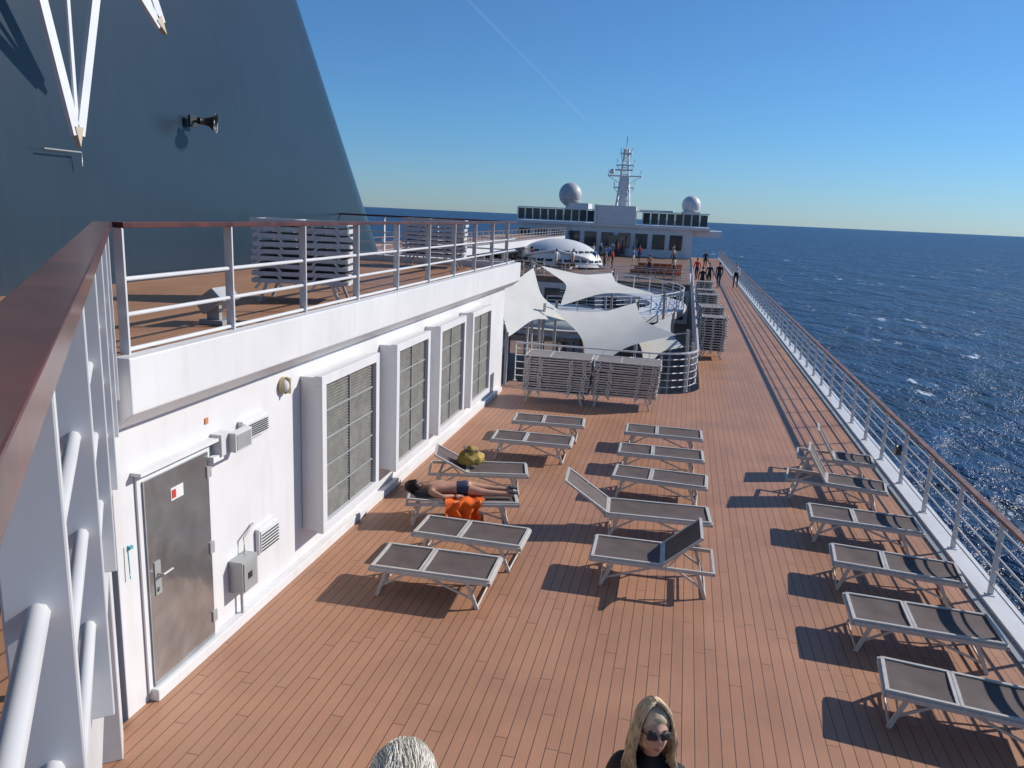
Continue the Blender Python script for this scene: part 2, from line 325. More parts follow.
# ---------------------------------------------------------------- funnel
b=MB()
def fsec(z):
    yf=23.3-.74*(z-3.1); xs=-9.0-.045*(z-3.1); R_=1.6
    a=[(xs,-12.)]+[(xs,-12+(yf-R_+12)*k/12) for k in range(1,13)]
    a+= [(xs-R_+R_*math.cos(rad(t)),yf-R_+R_*math.sin(rad(t))) for t in (7,15,22,30,37,45,52,60,67,75,82,90)]
    a+= [(xs-14,yf),(xs-14,-12)]
    return a
zs=[3.1+i*1.5 for i in range(0,14)]
n=len(fsec(5)); vs=[(x,y,z) for z in zs for x,y in fsec(z)]
b.add(vs,[(j*n+i,j*n+(i+1)%n,(j+1)*n+(i+1)%n,(j+1)*n+i) for j in range(len(zs)-1) for i in range(n)],0,False)
b.add([vs[(len(zs)-1)*n+i] for i in range(n)],[tuple(range(n))],0)
b.box((-9.06,-10,3.1),(-8.93,19.9,3.22),0)
b.tube([(-8.97,9.6,5.1),(-8.97,10.3,5.1),(-8.97,10.3,4.9)],.012,1)
b.obj('ship_funnel',[M_fun,M_grey])
b=MB(); EX=-7.75; C=(8.86,9.16)
def spike(ang,L_,w_,c0=.3):
    ca,sa=math.cos(ang),math.sin(ang); d=V(0,ca,sa); n_=V(0,-sa,ca); c=V(EX,C[0],C[1])
    tip=c+d*L_
    for s_ in (1,-1):
        base=c+d*c0*L_+n_*w_*s_
        b.beam(base,tip-d*.12+n_*.03*s_,.06,.13,0,up=V(0,0,1) if abs(sa)<.5 else V(0,1,0))
    b.beam(c+d*c0*L_,tip-d*.25,.05,.03,0,up=V(1,0,0))
    b.add([tip-d*.22-n_*.07+V(.04,0,0),tip-d*.22+n_*.07+V(.04,0,0),tip+d*.03+V(.04,0,0),tip-d*.22-n_*.07-V(.04,0,0),tip-d*.22+n_*.07-V(.04,0,0),tip+d*.03-V(.04,0,0)],[(0,1,2),(5,4,3),(0,2,5,3),(1,4,5,2),(0,3,4,1)],1)
    p=c+d*L_*.36; b.tube([p,p+V(-1.35,0,0)],.06,2)
spike(rad(-90),4.05,.72); spike(rad(-51.5),2.95,.42); spike(rad(-128.5),2.95,.42); spike(rad(90),4.0,.72); spike(rad(0),4.0,.5); spike(rad(180),4.0,.72)
p=V(EX,8.1,6.55); b.tube([p+V(0,-.3,0),p+V(-.6,-.2,0),p+V(-1.35,-.2,0)],.05,2)
b.obj('funnel_emblem',[M_logo,M_logoy,M_dark])
b=MB(); hc=V(-9.02,13.15,5.88)
b.tube([hc,hc+V(.22,0,0)],.025,0); b.box(tuple(hc+V(-.03,-.10,-.10)),tuple(hc+V(.02,.10,.10)),0)
b.tube([hc+V(.20,-.12,0),hc+V(.24,-.02,0),hc+V(.32,.03,0),hc+V(.42,.07,-.02)],[.06,.06,.085,.16],0,n=18,cap=False)
b.tube([hc+V(.42,.07,-.02),hc+V(.425,.072,-.02)],[.16,.172],1,n=18,cap=False); b.ell(hc+V(.36,.05,0),(.05,.05,.05),1)
b.obj('horn_loudspeaker',[M_dark,M_grey])
# ---------------------------------------------------------------- loungers
def lounger_mesh(L_=1.5,W=.66,back=0,Hh=.36,bl=.58,short=False,seed=0):
    b=MB(); z=Hh
    hx=.62 if not short else .04
    for y in (0,W):
        b.beam((0,y,z-.02),(L_,y,z-.02),.03,.045,0)
    b.beam((L_,-.015,z-.02),(L_,W+.015,z-.02),.03,.04,0); b.beam((0,-.015,z-.02),(0,W+.015,z-.02),.03,.04,0)
    for x0,x1 in ((.20,.08),(L_-.28,L_-.14)):
        for y in (.02,W-.02):
            b.beam((x0,y,z-.03),(x1,y,.0),.022,.042,0)
        b.tube([(x1,.02,.03),(x1,W-.02,.03)],.013,0,n=6)
        xm=(x0+x1)/2; b.tube([(xm,.02,z*.5),(xm,W-.02,z*.5)],.010,0,n=6)
    for y in (.025,W-.025):
        b.beam((L_*.5,y,z-.05),(L_-.16,y,.10),.015,.025,0); b.beam((.42,y,z-.05),(.11,y,.12),.015,.025,0)
    def panel(x0,x1,org,ang,sag=.018):
        ca,sa=math.cos(ang),math.sin(ang)
        def P(x,y,dz):
            dx=x-org
            return V(org+dx*ca, y, z+.012+(-dx)*sa+dz)
        b.grid(lambda u,v:P(x0+(x1-x0)*u,.03+(W-.06)*v,-sag*math.sin(math.pi*v)*(.4+.6*math.sin(math.pi*u))+.003*math.sin(9*u+seed)),8,6,1)
        for y in (.022,W-.022): b.beam(P(x0,y,0),P(x1,y,0),.03,.03,0)
        for x in (x0,x1): b.beam(P(x,.01,0),P(x,W-.01,0),.035,.026,0)
    panel(hx+.015,L_-.02,hx,0)
    panel(hx-.015-bl if not short else hx-.75,hx-.015,hx,back)
    if back>.15:
        ln=(bl*.55 if not short else .42); tx=hx-ln*math.cos(back); tz=z+ln*math.sin(back)
        for y in (.05,W-.05): b.beam((tx,y,tz),(max(tx+.18,.02),y,z-.04),.014,.02,0)
    return b
def lounger(x,y,rot=0,L_=1.5,W=.66,back=0,flip=False,short=False,fab=None):
    b=lounger_mesh(L_,W,rad(back),short=short,seed=int(x*10+y*7))
    M=Matrix.Translation((x,y,0))@Matrix.Rotation(rad(rot),4,'Z')
    if flip: M=M@Matrix.Translation((L_,W,0))@Matrix.Rotation(math.pi,4,'Z')
    o=b.obj('sun_lounger',[M_frame,fab or M_fab]); o.matrix_world=M; return o
lounger(-3.30,7.85,1.5,1.45,.68)
lounger(-3.16,8.93,-.5,1.45,.62)
lounger(-3.60,9.90,17,1.62,.62,back=4)
lounger(-3.72,11.25,14,1.6,.62,back=28)
lounger(-3.24,13.4,3,1.5,.66)
lounger(-3.14,14.8,5,1.45,.66)
lounger(-.86,14.83,1,1.5,.68)
lounger(-.88,13.42,1,1.52,.64)
lounger(-.86,12.08,-2,1.52,.64)
lounger(-.80,10.42,4,1.5,.64,back=34,short=True)
lounger(-.82,8.93,1,1.5,.70,back=42,flip=True)
lounger(2.14,6.93,-8,1.5,.62)
lounger(2.11,8.24,-3,1.5,.66)
lounger(2.17,9.74,-6,1.5,.62)
lounger(2.11,11.25,-4,1.5,.62)
lounger(1.98,13.05,-10,1.55,.6,back=58)
lounger(2.35,14.45,-7,1.3,.6,back=58)
def stack(name,x,y,z0,rot,n,L_=1.5,W=.66,step=.085,mf=None,thick=.03,drift=.0):
    rn=random.Random(int(x*31+y*17)); b=MB()
    for k in range(n):
        z=.30+k*step; dx=rn.uniform(-.025,.025)+drift*k; dy=rn.uniform(-.02,.02); tl=rn.uniform(-.012,.012)
        for yy in (0,W): b.beam((dx,yy+dy,z-tl),(L_+dx,yy+dy,z+tl),.03,thick,0)
        for xx in (0,.6,L_): b.beam((xx+dx,dy,z),(xx+dx,W+dy,z),.03,thick,0)
        b.box((dx+.02,dy+.02,z-.010),(L_+dx-.02,W+dy-.02,z+.010),1)
        for xx,s_ in ((.14,-1),(.34,1),(L_-.2,1),(L_-.42,-1)):
            for yy in (-.02,W+.02): b.beam((xx+dx,yy+dy,z),(xx+dx+s_*.10,yy+dy,z-.11),.02,.03,0)
    for xx,x1 in ((.2,.08),(L_-.25,L_-.12)):
        for yy in (.02,W-.02): b.beam((xx,yy,.30),(x1,yy,0),.025,.04,0)
    o=b.obj(name,[mf or M_frame,M_fab2]); o.matrix_world=Matrix.Translation((x,y,z0))@Matrix.Rotation(rad(rot),4,'Z')
stack('stack_of_sun_loungers',-3.62,18.05,0,2,15,1.6,.78,.060,drift=.004,thick=.034)
stack('stack_of_sun_loungers',-1.95,18.2,0,1,15,1.55,.78,.058,drift=.006,thick=.034)
for i,yy in enumerate((26.3,28.6,31.5,34.5,38,42)): stack('stack_of_sun_loungers',.72,yy,0,(1,-2,3,0,2,1)[i],(14,15,12,14,13,14)[i],.85,.75,.085)
stack('stack_of_sun_loungers',-6.0,10.0,3.1,14,9,1.35,.7,.105,mf=M_white2,thick=.06)
stack('stack_of_sun_loungers',-6.75,18.0,3.1,10,9,1.5,.7,.105,mf=M_white2,thick=.06)
b=MB(); b.box((-5.35,7.75,3.1),(-5.05,8.05,3.16),1); b.box((-5.28,7.8,3.16),(-5.12,7.86,3.34),1)
Mf=Matrix.Translation((-5.2,7.9,3.38))@Matrix.Rotation(rad(-35),4,'Y'); b.box((-.14,-.2,-.09),(.14,.2,.09),1,Mf); b.box((-.10,-.17,.09),(.10,.17,.10),2,Mf)
b.tube([(-5.05,7.9,3.14),(-4.6,8.2,3.13),(-4.45,9.5,3.13)],.012,0); b.obj('deck_floodlight',[M_dark,M_grey,M_whc],bevel=.01)
# towel
b=MB()
tm=Matrix.Translation((-3.60,9.90,0))@Matrix.Rotation(rad(17),4,'Z')
def tw(u,v):
    # top patch on the lounger, then folds hanging down the near side with an uneven hem
    hem=.60+.22*math.sin(2.4*u+.5)+.12*math.sin(9*u+2)+.08*noise.noise(V(u*9,2,2))
    s_=v*(.34+hem*.62)
    x=.56+(.60-.16*v)*u+.05*v
    y0=.34-s_
    if y0>-.03: y=y0; z=.405+.012*math.sin(14*u+3*v)
    else:
        dn=-.03-y0
        y=-.055-.05*math.sin(17*u+1+2*v)*min(1,dn*6)-.10*dn; z=.392-dn*.80
    z+=.020*noise.noise(V(u*6,v*6,1)); y+=.05*noise.noise(V(u*5,v*5,3)); x+=.04*math.sin(5*v+2)*v+.06*noise.noise(V(u*3,v*6,9))
    return tm@V(x,y,max(z,.02+.01*math.sin(20*u)))
b.grid(tw,40,40,0); b.obj('orange_towel',[M_orange])
# bag
b=MB(); bm=Matrix.Translation((-3.15,11.72,.53))@Matrix.Rotation(rad(30),4,'Z')
def bf(d,q):
    q=q*(1+.22*noise.noise(d*2.3)+.07*noise.noise(d*7))
    if d.z>.2: q=V(q.x*(1-.35*d.z),q.y*(1-.5*d.z),q.z)
    if d.z<-.4: q.z=-.4*.18+ (d.z+.4)*.03
    return q
b.ell((0,0,0),(.22,.16,.20),0,32,24,M=Matrix.Identity(4),fn=bf)
for s_ in (-1,1): b.tube([(-.10,.05*s_,.12),(-.10,.10*s_,.17),(0,.13*s_,.16),(.08,.10*s_,.15),(.10,.05*s_,.12)],.010,1)
b.tube([(-.19,0,.02),(-.1,-.02,.15),(.1,-.01,.15),(.19,0,.02)],.008,1)
o=b.obj('beach_bag',[M_bag,M_dark]); o.matrix_world=bm
# ---------------------------------------------------------------- people
def skin(verts,edges,root=0,sub=2):
    me=bpy.data.meshes.new('t'); me.from_pydata([v[0] for v in verts],[(e[0],e[1]) for e in edges],[])
    ob=bpy.data.objects.new('t',me); sc.collection.objects.link(ob)
    md=ob.modifiers.new('s','SKIN'); md.use_smooth_shade=True
    sv=me.skin_vertices[0].data
    for i,v in enumerate(verts):
        rr=v[1]; sv[i].radius=(rr,rr) if not isinstance(rr,tuple) else rr; sv[i].use_root=(i==root)
    if sub: s2=ob.modifiers.new('u','SUBSURF'); s2.levels=sub; s2.render_levels=sub
    dg_=bpy.context.evaluated_depsgraph_get(); dg_.update(); ev=ob.evaluated_get(dg_); m2=ev.to_mesh()
    vs=[tuple(v.co) for v in m2.vertices]; fs=[list(p.vertices) for p in m2.polygons]; ms=[]
    segs=[(Vector(verts[a][0]),Vector(verts[c][0]),m,((verts[a][1] if not isinstance(verts[a][1],tuple) else verts[a][1][0]),(verts[c][1] if not isinstance(verts[c][1],tuple) else verts[c][1][0]))) for a,c,m in edges]
    for f in fs:
        c=sum((Vector(vs[i]) for i in f),V(0,0,0))/len(f); best=1e9;bm_=0
        for p,q,m,(ra,rb) in segs:
            d=q-p; t=max(0,min(1,(c-p).dot(d)/max(d.length_squared,1e-9))); dd=(c-(p+d*t)).length-(ra*(1-t)+rb*t)
            if dd<best: best=dd;bm_=m
        ms.append(bm_)
    ev.to_mesh_clear(); bpy.data.objects.remove(ob); bpy.data.meshes.remove(me)
    return (vs,fs,ms,[True]*len(fs))
def hand(b,wrist,dirv,palmn,mi,s=1,curl=.5):
    d=Vector(dirv).normalized(); n_=Vector(palmn).normalized(); sd_=d.cross(n_).normalized(); n_=sd_.cross(d)
    w_=Vector(wrist)
    pv=[(w_,.024*s),(w_+d*.045*s,(.036*s,.017*s)),(w_+d*.085*s,(.038*s,.015*s))]
    b.merge(skin([(tuple(p),r_) for p,r_ in pv],[(0,1,0),(1,2,0)],0,1),Matrix.Identity(4),mimap={0:mi})
    for i,(off,ln) in enumerate(((-.030,.066),(-.010,.075),(.010,.070),(.029,.055))):
        p=w_+d*.075*s+sd_*off*s; d2=(d*math.cos(curl*.5)+n_*math.sin(curl*.5)); d3=(d*math.cos(curl*1.3)+n_*math.sin(curl*1.3))
        q=p+d*.02*s; q1=q+d2*ln*.45*s; q2=q1+d3*ln*.55*s
        b.tube([p,q,q1,q2],[.0095*s,.0095*s,.0085*s,.006*s],mi,n=8)
    p=w_+d*.03*s-sd_*.028*s; q=p+(d*.6-sd_*.7+n_*.2)*.035*s; q2=q+(d*.9-sd_*.25+n_*.3)*.04*s
    b.tube([p,q,q2],[.012*s,.011*s,.007*s],mi,n=8)
def head(b,c,M3,mi_skin,mi_lip,mi_dark,s=1,eyes=True):
    M=Matrix.Translation(Vector(c))@M3.to_4x4()
    def g(x,z,x0,z0,sx,sz): return math.exp(-((x-x0)/sx)**2-((z-z0)/sz)**2)
    def fn(d,q):
        x,y,z=d.x,d.y,d.z; q=Vector(q)
        if z<0:
            q.x*=1-.30*(-z)**1.3
            if y<0: q.y*=1-.35*(-z)
            else: q.y*=1+.04*(-z)
        if y>0:
            q.y+=s*(.024*g(x,z,0,-.22,.12,.15)+.012*g(x,z,0,-.02,.09,.2)-.011*g(x,z,.33,.03,.17,.12)-.011*g(x,z,-.33,.03,.17,.12)+.006*g(x,z,0,.22,.6,.1)+.008*g(x,z,0,-.52,.2,.06)+.007*g(x,z,0,-.60,.16,.06)+.010*g(x,z,0,-.86,.25,.14)+.006*g(x,z,.42,-.25,.15,.2)+.006*g(x,z,-.42,-.25,.15,.2))
        return q
    o=len(b.f); b.ell((0,0,0),(.072*s,.092*s,.115*s),mi_skin,48,44,M=None,fn=fn)
    nv=48*45; base=len(b.v)-nv
    for fi in range(o,len(b.f)):
        cc=sum((Vector(b.v[i]) for i in b.f[fi]),V(0,0,0))/4
        if cc.y>.06*s and abs(cc.x)<.022*s and -.070*s<cc.z<-.057*s: b.m[fi]=mi_lip
    for i in range(base,len(b.v)): b.v[i]=tuple(M@Vector(b.v[i]))
    for sx in (-1,1):
        b.ell(M@V(sx*.073*s,-.008*s,-.005*s),(.008*s,.018*s,.030*s),mi_skin,12,10,M=M3)
        if eyes:
            b.ell(M@V(sx*.029*s,.081*s,.004*s),(.013*s,.010*s,.0075*s),mi_dark,12,8,M=M3)
            b.tube([M@V(sx*.014*s,.093*s,.020*s),M@V(sx*.03*s,.092*s,.026*s),M@V(sx*.045*s,.080*s,.021*s)],.0028*s,mi_dark,n=5)
def hairdo(b,c,M3,mi,n,length,s=1,a0=55,wav=.012,rs=.0035,seed=1,phimax=88,puff=1.10,flow=None,hl=-.15):
    rn=random.Random(seed); M=Matrix.Translation(Vector(c))@M3.to_4x4()
    Rx,Ry,Rz=.079*s*puff/1.06,.100*s*puff/1.06,.120*s*puff/1.06
    def capf(d,q):
        lim=.42 if d.y>0 else -.55
        k=0 if d.z>=lim else min(1,(lim-d.z)/.3)
        if d.y>.2: k=max(k,min(1,max(0,(d.y+hl-d.z)*4)))
        return q*(1-.14*k)*(1+.03*noise.noise(d*5)+(.05*noise.noise(d*3.1+V(7,1,2)) if flow else 0))
    b.ell((0,0,0),(Rx*.985,Ry*.985,Rz*.985),mi,44,36,fn=capf)
    nv=44*37
    for i in range(len(b.v)-nv,len(b.v)): b.v[i]=tuple(M@Vector(b.v[i]))
    down=M3.inverted()@V(0,0,-1)
    for k in range(n):
        al=rad(rn.uniform(a0,180))*(1 if k%2 else -1); pts=[]; j=rn.uniform(.98,1.09)
        pm=rad(phimax+rn.uniform(-12,12))
        y0=rn.uniform(-.05,.5)*s*.09 if a0>30 else 0
        if flow=='tousled':
            ph=math.acos(rn.uniform(-.2,1)); az=rn.uniform(0,6.28)
            dv=V(math.sin(ph)*math.sin(az),math.sin(ph)*math.cos(az),math.cos(ph))
            fl=V(.55,-.75,-.1)+V(noise.noise(dv*1.6),noise.noise(dv*1.6+V(5,0,0)),noise.noise(dv*1.6+V(0,7,0)))*1.1
            for i in range(6):
                t=i/5; q=(dv+fl*.42*t).normalized(); jj=j-.01+.05*math.sin(math.pi*t)
                pts.append(V(q.x*Rx*jj,q.y*Ry*jj,q.z*Rz*jj)+V(rn.uniform(-1,1),rn.uniform(-1,1),rn.uniform(-1,1))*.0012)
        else:
            for i in range(7):
                ph=pm*(i+.1)/6.1; ww=math.cos(ph)
                pts.append(V(math.sin(ph)*math.sin(al)*Rx*j,math.sin(ph)*math.cos(al)*Ry*j+y0*ww,math.cos(ph)*Rz*j))
            ll=length*rn.uniform(.7,1.05); p=pts[-1].copy(); out=V(math.sin(al),math.cos(al)*.8,0)
            clump=.016*math.sin(al*9)
            if ll>.02:
              for i in range(1,9):
                t=i/8; q=p+down*ll*t+out*(.045*s*t*(1-t)*2+ .018*math.sin(t*9+al*5)*t+clump*t)+V(rn.uniform(-1,1),rn.uniform(-1,1),0)*wav*t*.5
                pts.append(q)
        nn=len(pts); b.tube([M@q for q in pts],[rs*s*rn.uniform(.7,1.3)*(1-.75*(i/nn)**2) for i in range(nn)],mi,n=4,cap=False)
def body(P,mt,slim=1.0):
    names=['pel','sp','ch','nk','hd','shL','elL','wrL','shR','elR','wrR','hpL','knL','anL','toL','hpR','knR','anR','toR']
    rr={'pel':(.135,.105),'sp':(.12,.092),'ch':(.145*slim,.105),'nk':.052*slim,'hd':.05*slim,'shL':.058*slim,'elL':.040,'wrL':.026,'shR':.058*slim,'elR':.040,'wrR':.026,'hpL':.088,'knL':.056,'anL':.038,'toL':.032,'hpR':.088,'knR':.056,'anR':.038,'toR':.032}
    idx={n:i for i,n in enumerate(names)}; k=P.get('s',1)
    verts=[]
    for n in names:
        q=rr[n]; q=tuple(a*k for a in q) if isinstance(q,tuple) else q*k
        verts.append((tuple(P[n]),q))
    E=[('pel','sp',mt['hips']),('sp','ch',mt['torso']),('ch','nk',mt['torso']),('nk','hd',mt['skin'])]
    for s_ in 'LR': E+=[('ch','sh'+s_,mt['torso']),('sh'+s_,'el'+s_,mt['arm']),('el'+s_,'wr'+s_,mt['fore']),('pel','hp'+s_,mt['hips']),('hp'+s_,'kn'+s_,mt['leg']),('kn'+s_,'an'+s_,mt['shin']),('an'+s_,'to'+s_,mt['shoe'])]
    return skin(verts,[(idx[a],idx[c],m) for a,c,m in E],0,2)
def stand_pose(s=1,stride=.0,lift=0,arm=.1,lean=0.0,sw=.18):
    st=stride
    P=dict(pel=(0,0,.96),sp=(0,lean*.2,1.12),ch=(0,lean*.5,1.34),nk=(0,lean*.8,1.50),hd=(0,lean+.01,1.60),
     shL=(-sw,lean*.6,1.42),elL=(-sw-.06,-.04+arm,1.13),wrL=(-sw-.05,.10+arm*1.5,.90),shR=(sw,lean*.6,1.42),elR=(sw+.06,-.04-arm,1.13),wrR=(sw+.05,.08-arm,.88),
     hpL=(-.095,0,.90),knL=(-.10,.03-st*.45,.50),anL=(-.10,-.04-st,.09+ (0.05 if st else 0)),toL=(-.11,.12-st,.035),hpR=(.095,0,.90),knR=(.10,.05+st*.55,.50+lift*.6),anR=(.10,-.02+st,.09+lift),toR=(.11,.14+st,.035+lift))
    P={k:(v[0]*s,v[1]*s,v[2]*s) for k,v in P.items()}; P['s']=s; return P
FULL=dict(torso=1,hips=2,leg=2,shin=2,arm=1,fore=1,skin=0,shoe=3)
def place(name,dat_b,mats,loc,head_dir):
    o=dat_b.obj(name,mats); o.matrix_world=Matrix.Translation(loc)@Matrix.Rotation(head_dir,4,'Z'); return o
def person(name,loc,facing,mats,s=1.0,stride=.0,arm=.1,mt=FULL):
    b=MB(); P=stand_pose(s,stride,0,arm); b.merge(body(P,mt),Matrix.Identity(4))
    head(b,(0,.015*s,1.66*s),Matrix.Identity(3),0,0,4,s=s,eyes=False)
    b.ell((0,-.005*s,1.69*s),(.083*s,.10*s,.105*s),4,16,12,fn=lambda d,q:q*(1 if (d.z>.25 or d.y<-.1) else .8))
    for sg,n_ in ((-1,'L'),(1,'R')): hand(b,P['wr'+n_],(0,.2,-1),(0,1,0),0,s*1.0,.5)
    return place(name,b,mats,loc,facing)
person('walking_person',(3.6,57,0),rad(170),[M_skin,M_whc,M_black,M_black,M_dhair],1.0,.22,.15)
person('walking_person',(2.4,56.1,0),rad(10),[M_skin,M_black,M_navy,M_black,M_dhair],1.02,.2,-.12)
person('walking_person',(1.75,56.6,0),rad(190),[M_skin,M_navy,M_black,M_black,M_dhair],.95,.15)
person('walking_person',(1.15,50.2,0),rad(0),[M_skin,M_black,M_black,M_black,M_dhair],1.0,.2)
person('walking_person',(.95,62.5,0),rad(20),[M_skin,M_red,M_navy,M_black,M_dhair],.97,.15)
person('walking_person',(1.9,78,0),rad(180),[M_skin,M_black,M_black,M_black,M_dhair],1.0,.15)
variants=[]
for st in (0,.15):
    b=MB(); b.merge(body(stand_pose(1,st),FULL),Matrix.Identity(4)); b.ell((0,.01,1.67),(.08,.095,.115),4,10,8); variants.append(b.data())
# sunbather, lying face down
b=MB()
P=dict(pel=(.86,.0,.125),sp=(.70,.0,.110),ch=(.50,.0,.120),nk=(.31,.0,.12),hd=(.22,.0,.12),
 shL=(.38,-.175,.10),elL=(.57,-.29,.07),wrL=(.76,-.21,.06),shR=(.38,.175,.10),elR=(.60,.26,.07),wrR=(.80,.24,.05),
 hpL=(.93,-.09,.125),knL=(1.27,-.11,.075),anL=(1.60,-.10,.06),toL=(1.72,-.11,.045),hpR=(.93,.09,.125),knR=(1.27,.10,.075),anR=(1.60,.09,.06),toR=(1.72,.10,.045))
P={q:(v[0]*.93,v[1],v[2]) for q,v in P.items()}; P['s']=.97
MT=dict(torso=0,hips=2,leg=0,shin=0,arm=0,fore=0,skin=0,shoe=0)
vs,fs,ms,sm=body(P,MT)
ms=[2 if (.74<sum(vs[i][0] for i in f)/len(f)<.91 and abs(sum(vs[i][1] for i in f)/len(f))<.165) else 0 for f in fs]
b.merge((vs,fs,ms,sm),Matrix.Identity(4))
hm=Matrix(((0,0,-1),(.866,.5,0),(.5,-.866,0)))
head(b,(.105,0,.125),hm,0,1,3,s=.97)
hairdo(b,(.105,0,.125),hm,3,200,.0,s=.97,a0=60,phimax=100,rs=.004)
hand(b,P['wrL'],(1,.15,0),(0,.1,-1),0,.97,.3); hand(b,P['wrR'],(1,-.1,0),(0,0,-1),0,.97,.3)
for q in ('L','R'): b.beam(V(*P['an'+q])+V(.03,0,.045),V(*P['to'+q])+V(.05,0,.03),.085,.02,4,up=V(0,0,1))
o=b.obj('sunbathing_man',[M_skin,M_lip,M_navy,M_dhair,M_dark]); o.matrix_world=Matrix.Translation((-3.60,9.90,.375))@Matrix.Rotation(rad(17),4,'Z')@Matrix.Translation((-.02,.33,0))
# woman with sunglasses on the stairs
b=MB(); s=.97; P=stand_pose(s,.0,0,.05,sw=.15); P['knR']=(.10*s,.18*s,.62*s); P['anR']=(.10*s,.24*s,.26*s); P['toR']=(.11*s,.39*s,.205*s)
b.merge(body(P,dict(torso=1,hips=2,leg=2,shin=2,arm=1,fore=1,skin=0,shoe=2),.84),Matrix.Identity(4))
hm=Matrix.Rotation(rad(22),3,'Z')@Matrix.Rotation(rad(12),3,'X'); hc=V(0,.03,1.64*s)
head(b,hc,hm,0,3,5,s=1.0)
hairdo(b,hc,hm,4,900,.38,s=1.0,a0=60,wav=.02,rs=.0026,seed=3,puff=1.11,hl=-.22)
Mh=Matrix.Translation(hc)@hm.to_4x4()
for sx in (-1,1):
    def lf(d,q):
        q=Vector(q); k_=max(abs(d.x),abs(d.z))/max(math.hypot(d.x,d.z),1e-4); q.x/=max(k_,.8); q.z/=max(k_,.8); return q
    b.ell(Mh@V(sx*.032,.094,.002),(.024,.006,.017),5,20,12,M=hm@Matrix.Rotation(rad(-16*sx),3,'Z'),fn=lf); b.tube([Mh@V(sx*.056,.084,.010),Mh@V(sx*.076,.02,.012),Mh@V(sx*.078,-.01,.008)],.003,5,n=6)
b.tube([Mh@V(-.012,.100,.008),Mh@V(.012,.100,.008)],.0025,5,n=6)
hand(b,P['wrL'],(0,.2,-1),(0,1,0),0,.95,.5); hand(b,P['wrR'],(0,.2,-1),(0,1,0),0,.95,.5)
place('blonde_woman',b,[M_skin2,M_black,M_black,M_lip,M_blonde,M_dark],(.05,3.19,.66),rad(180-4))
# white-haired person on the stairs
b=MB(); s=.93; P=stand_pose(s,.0,0,.05); P['knR']=(.10*s,.18*s,.62*s); P['anR']=(.10*s,.24*s,.26*s); P['toR']=(.11*s,.39*s,.205*s)
b.merge(body(P,dict(torso=1,hips=2,leg=2,shin=2,arm=1,fore=1,skin=0,shoe=2)),Matrix.Identity(4))
hm=Matrix.Rotation(rad(-22),3,'X'); hc=V(0,.05,1.64*s)
head(b,hc,hm,0,3,5,s=.96)
hairdo(b,hc,hm,4,4200,.05,s=1.0,a0=15,wav=.02,rs=.0015,seed=5,phimax=80,puff=1.30,flow='tousled')
hand(b,P['wrL'],(0,.2,-1),(0,1,0),0,.95,.5); hand(b,P['wrR'],(0,.2,-1),(0,1,0),0,.95,.5)
place('white_haired_woman',b,[M_skin2,M_sand,M_navy,M_lip,M_whair,M_dark],(-.715,2.03,1.20),rad(175))
# ---------------------------------------------------------------- shade sails
def sail(corners,ph=0,sagk=.16):
    b=MB(); c=[Vector(p) for p in corners]; cen=sum(c,V(0,0,0))/4
    N_=20
    def fn(u,v):
        p=(c[0]*(1-u)+c[1]*u)*(1-v)+(c[3]*(1-u)+c[2]*u)*v
        e=sagk*( (math.sin(math.pi*u))*(abs(2*v-1)**2)+(math.sin(math.pi*v))*(abs(2*u-1)**2))
        q=p+(cen-p)*e
        q.z+= ph*math.exp(-((u-.5)**2+(v-.5)**2)*9)
        return q
    b.grid(fn,N_,N_,0)
    for i in range(4):
        out=(c[i]-cen); out.z=0; out.normalize()
        b.tube([c[i]+V(0,0,.02),c[i]+out*.35+V(0,0,.1)],.02,1,n=6)
        b.tube([c[i]+out*.35+V(0,0,.2),(c[i].x+out.x*.5,c[i].y+out.y*.5,-2.9)],.05,1,n=10)
    b.obj('shade_sail',[M_sail,M_white2])
sail([(-7.1,25.0,2.1),(-5.6,29.0,2.5),(-3.5,26.0,.95),(-5.2,23.4,.7)],sagk=.34)
sail([(-5.6,30.5,2.5),(-3.0,33.0,2.2),(-1.0,29.8,1.75),(-4.2,27.2,1.35)],sagk=.36)
sail([(-4.2,25.8,1.35),(-1.6,28.0,1.55),(-.05,24.5,1.0),(-2.6,22.7,-.15)],sagk=.26)
sail([(-1.9,26.5,.8),(-.3,28.2,1.2),(.2,25.0,.55),(-.9,23.2,.05)],sagk=.3)
sail([(-10,27,1.2),(-8,32,1.8),(-5.8,30,.9),(-7,25.5,-.1)],sagk=.30)
# ---------------------------------------------------------------- midship structures
b=MB()
def ringdeck(cx_,cy_,r0,r1,a0,a1,z0,z1,mi=0,n=24):
    A=arc(cx_,cy_,r0,a0,a1,n); B_=arc(cx_,cy_,r1,a0,a1,n)
    for i in range(n): b.prism([A[i],A[i+1],B_[i+1],B_[i]],z0,z1,mi)
ringdeck(-9.3,44,7.6,9.6,-75,75,-.5,-.15); ringdeck(-9.3,44,5.2,7.6,-90,90,-1.6,-1.3)
b.prism([(-20,58),(.5,58),(.5,102),(-20,102)],-.5,-.05,1)
b.box((-20,57.8,-2.9),(.5,58,-.5),0)
for i in range(9): b.box((-19+i*2.2,57.7,-2.6),(-17.4+i*2.2,57.78,-.9),2)
b.obj('pool_terrace',[M_white,M_deckP,M_glass])
for (rr_,z,a0,a1) in ((9.4,-.15,-70,75),(7.4,-1.3,-75,80)):
    railing('terrace_railing',arc(-9.3,44,rr_,a0,a1,20),z,1.0,1.5,[.2,.4,.6,.8],mats=[M_white2,M_white2],topw=.05,postw=(.06,.03))
railing('terrace_railing',[(-20,58.2),(.4,58.2)],-.05,1.05,1.6,[.2,.4,.6,.8],mats=[M_white2,M_white2],topw=.05,postw=(.06,.03))
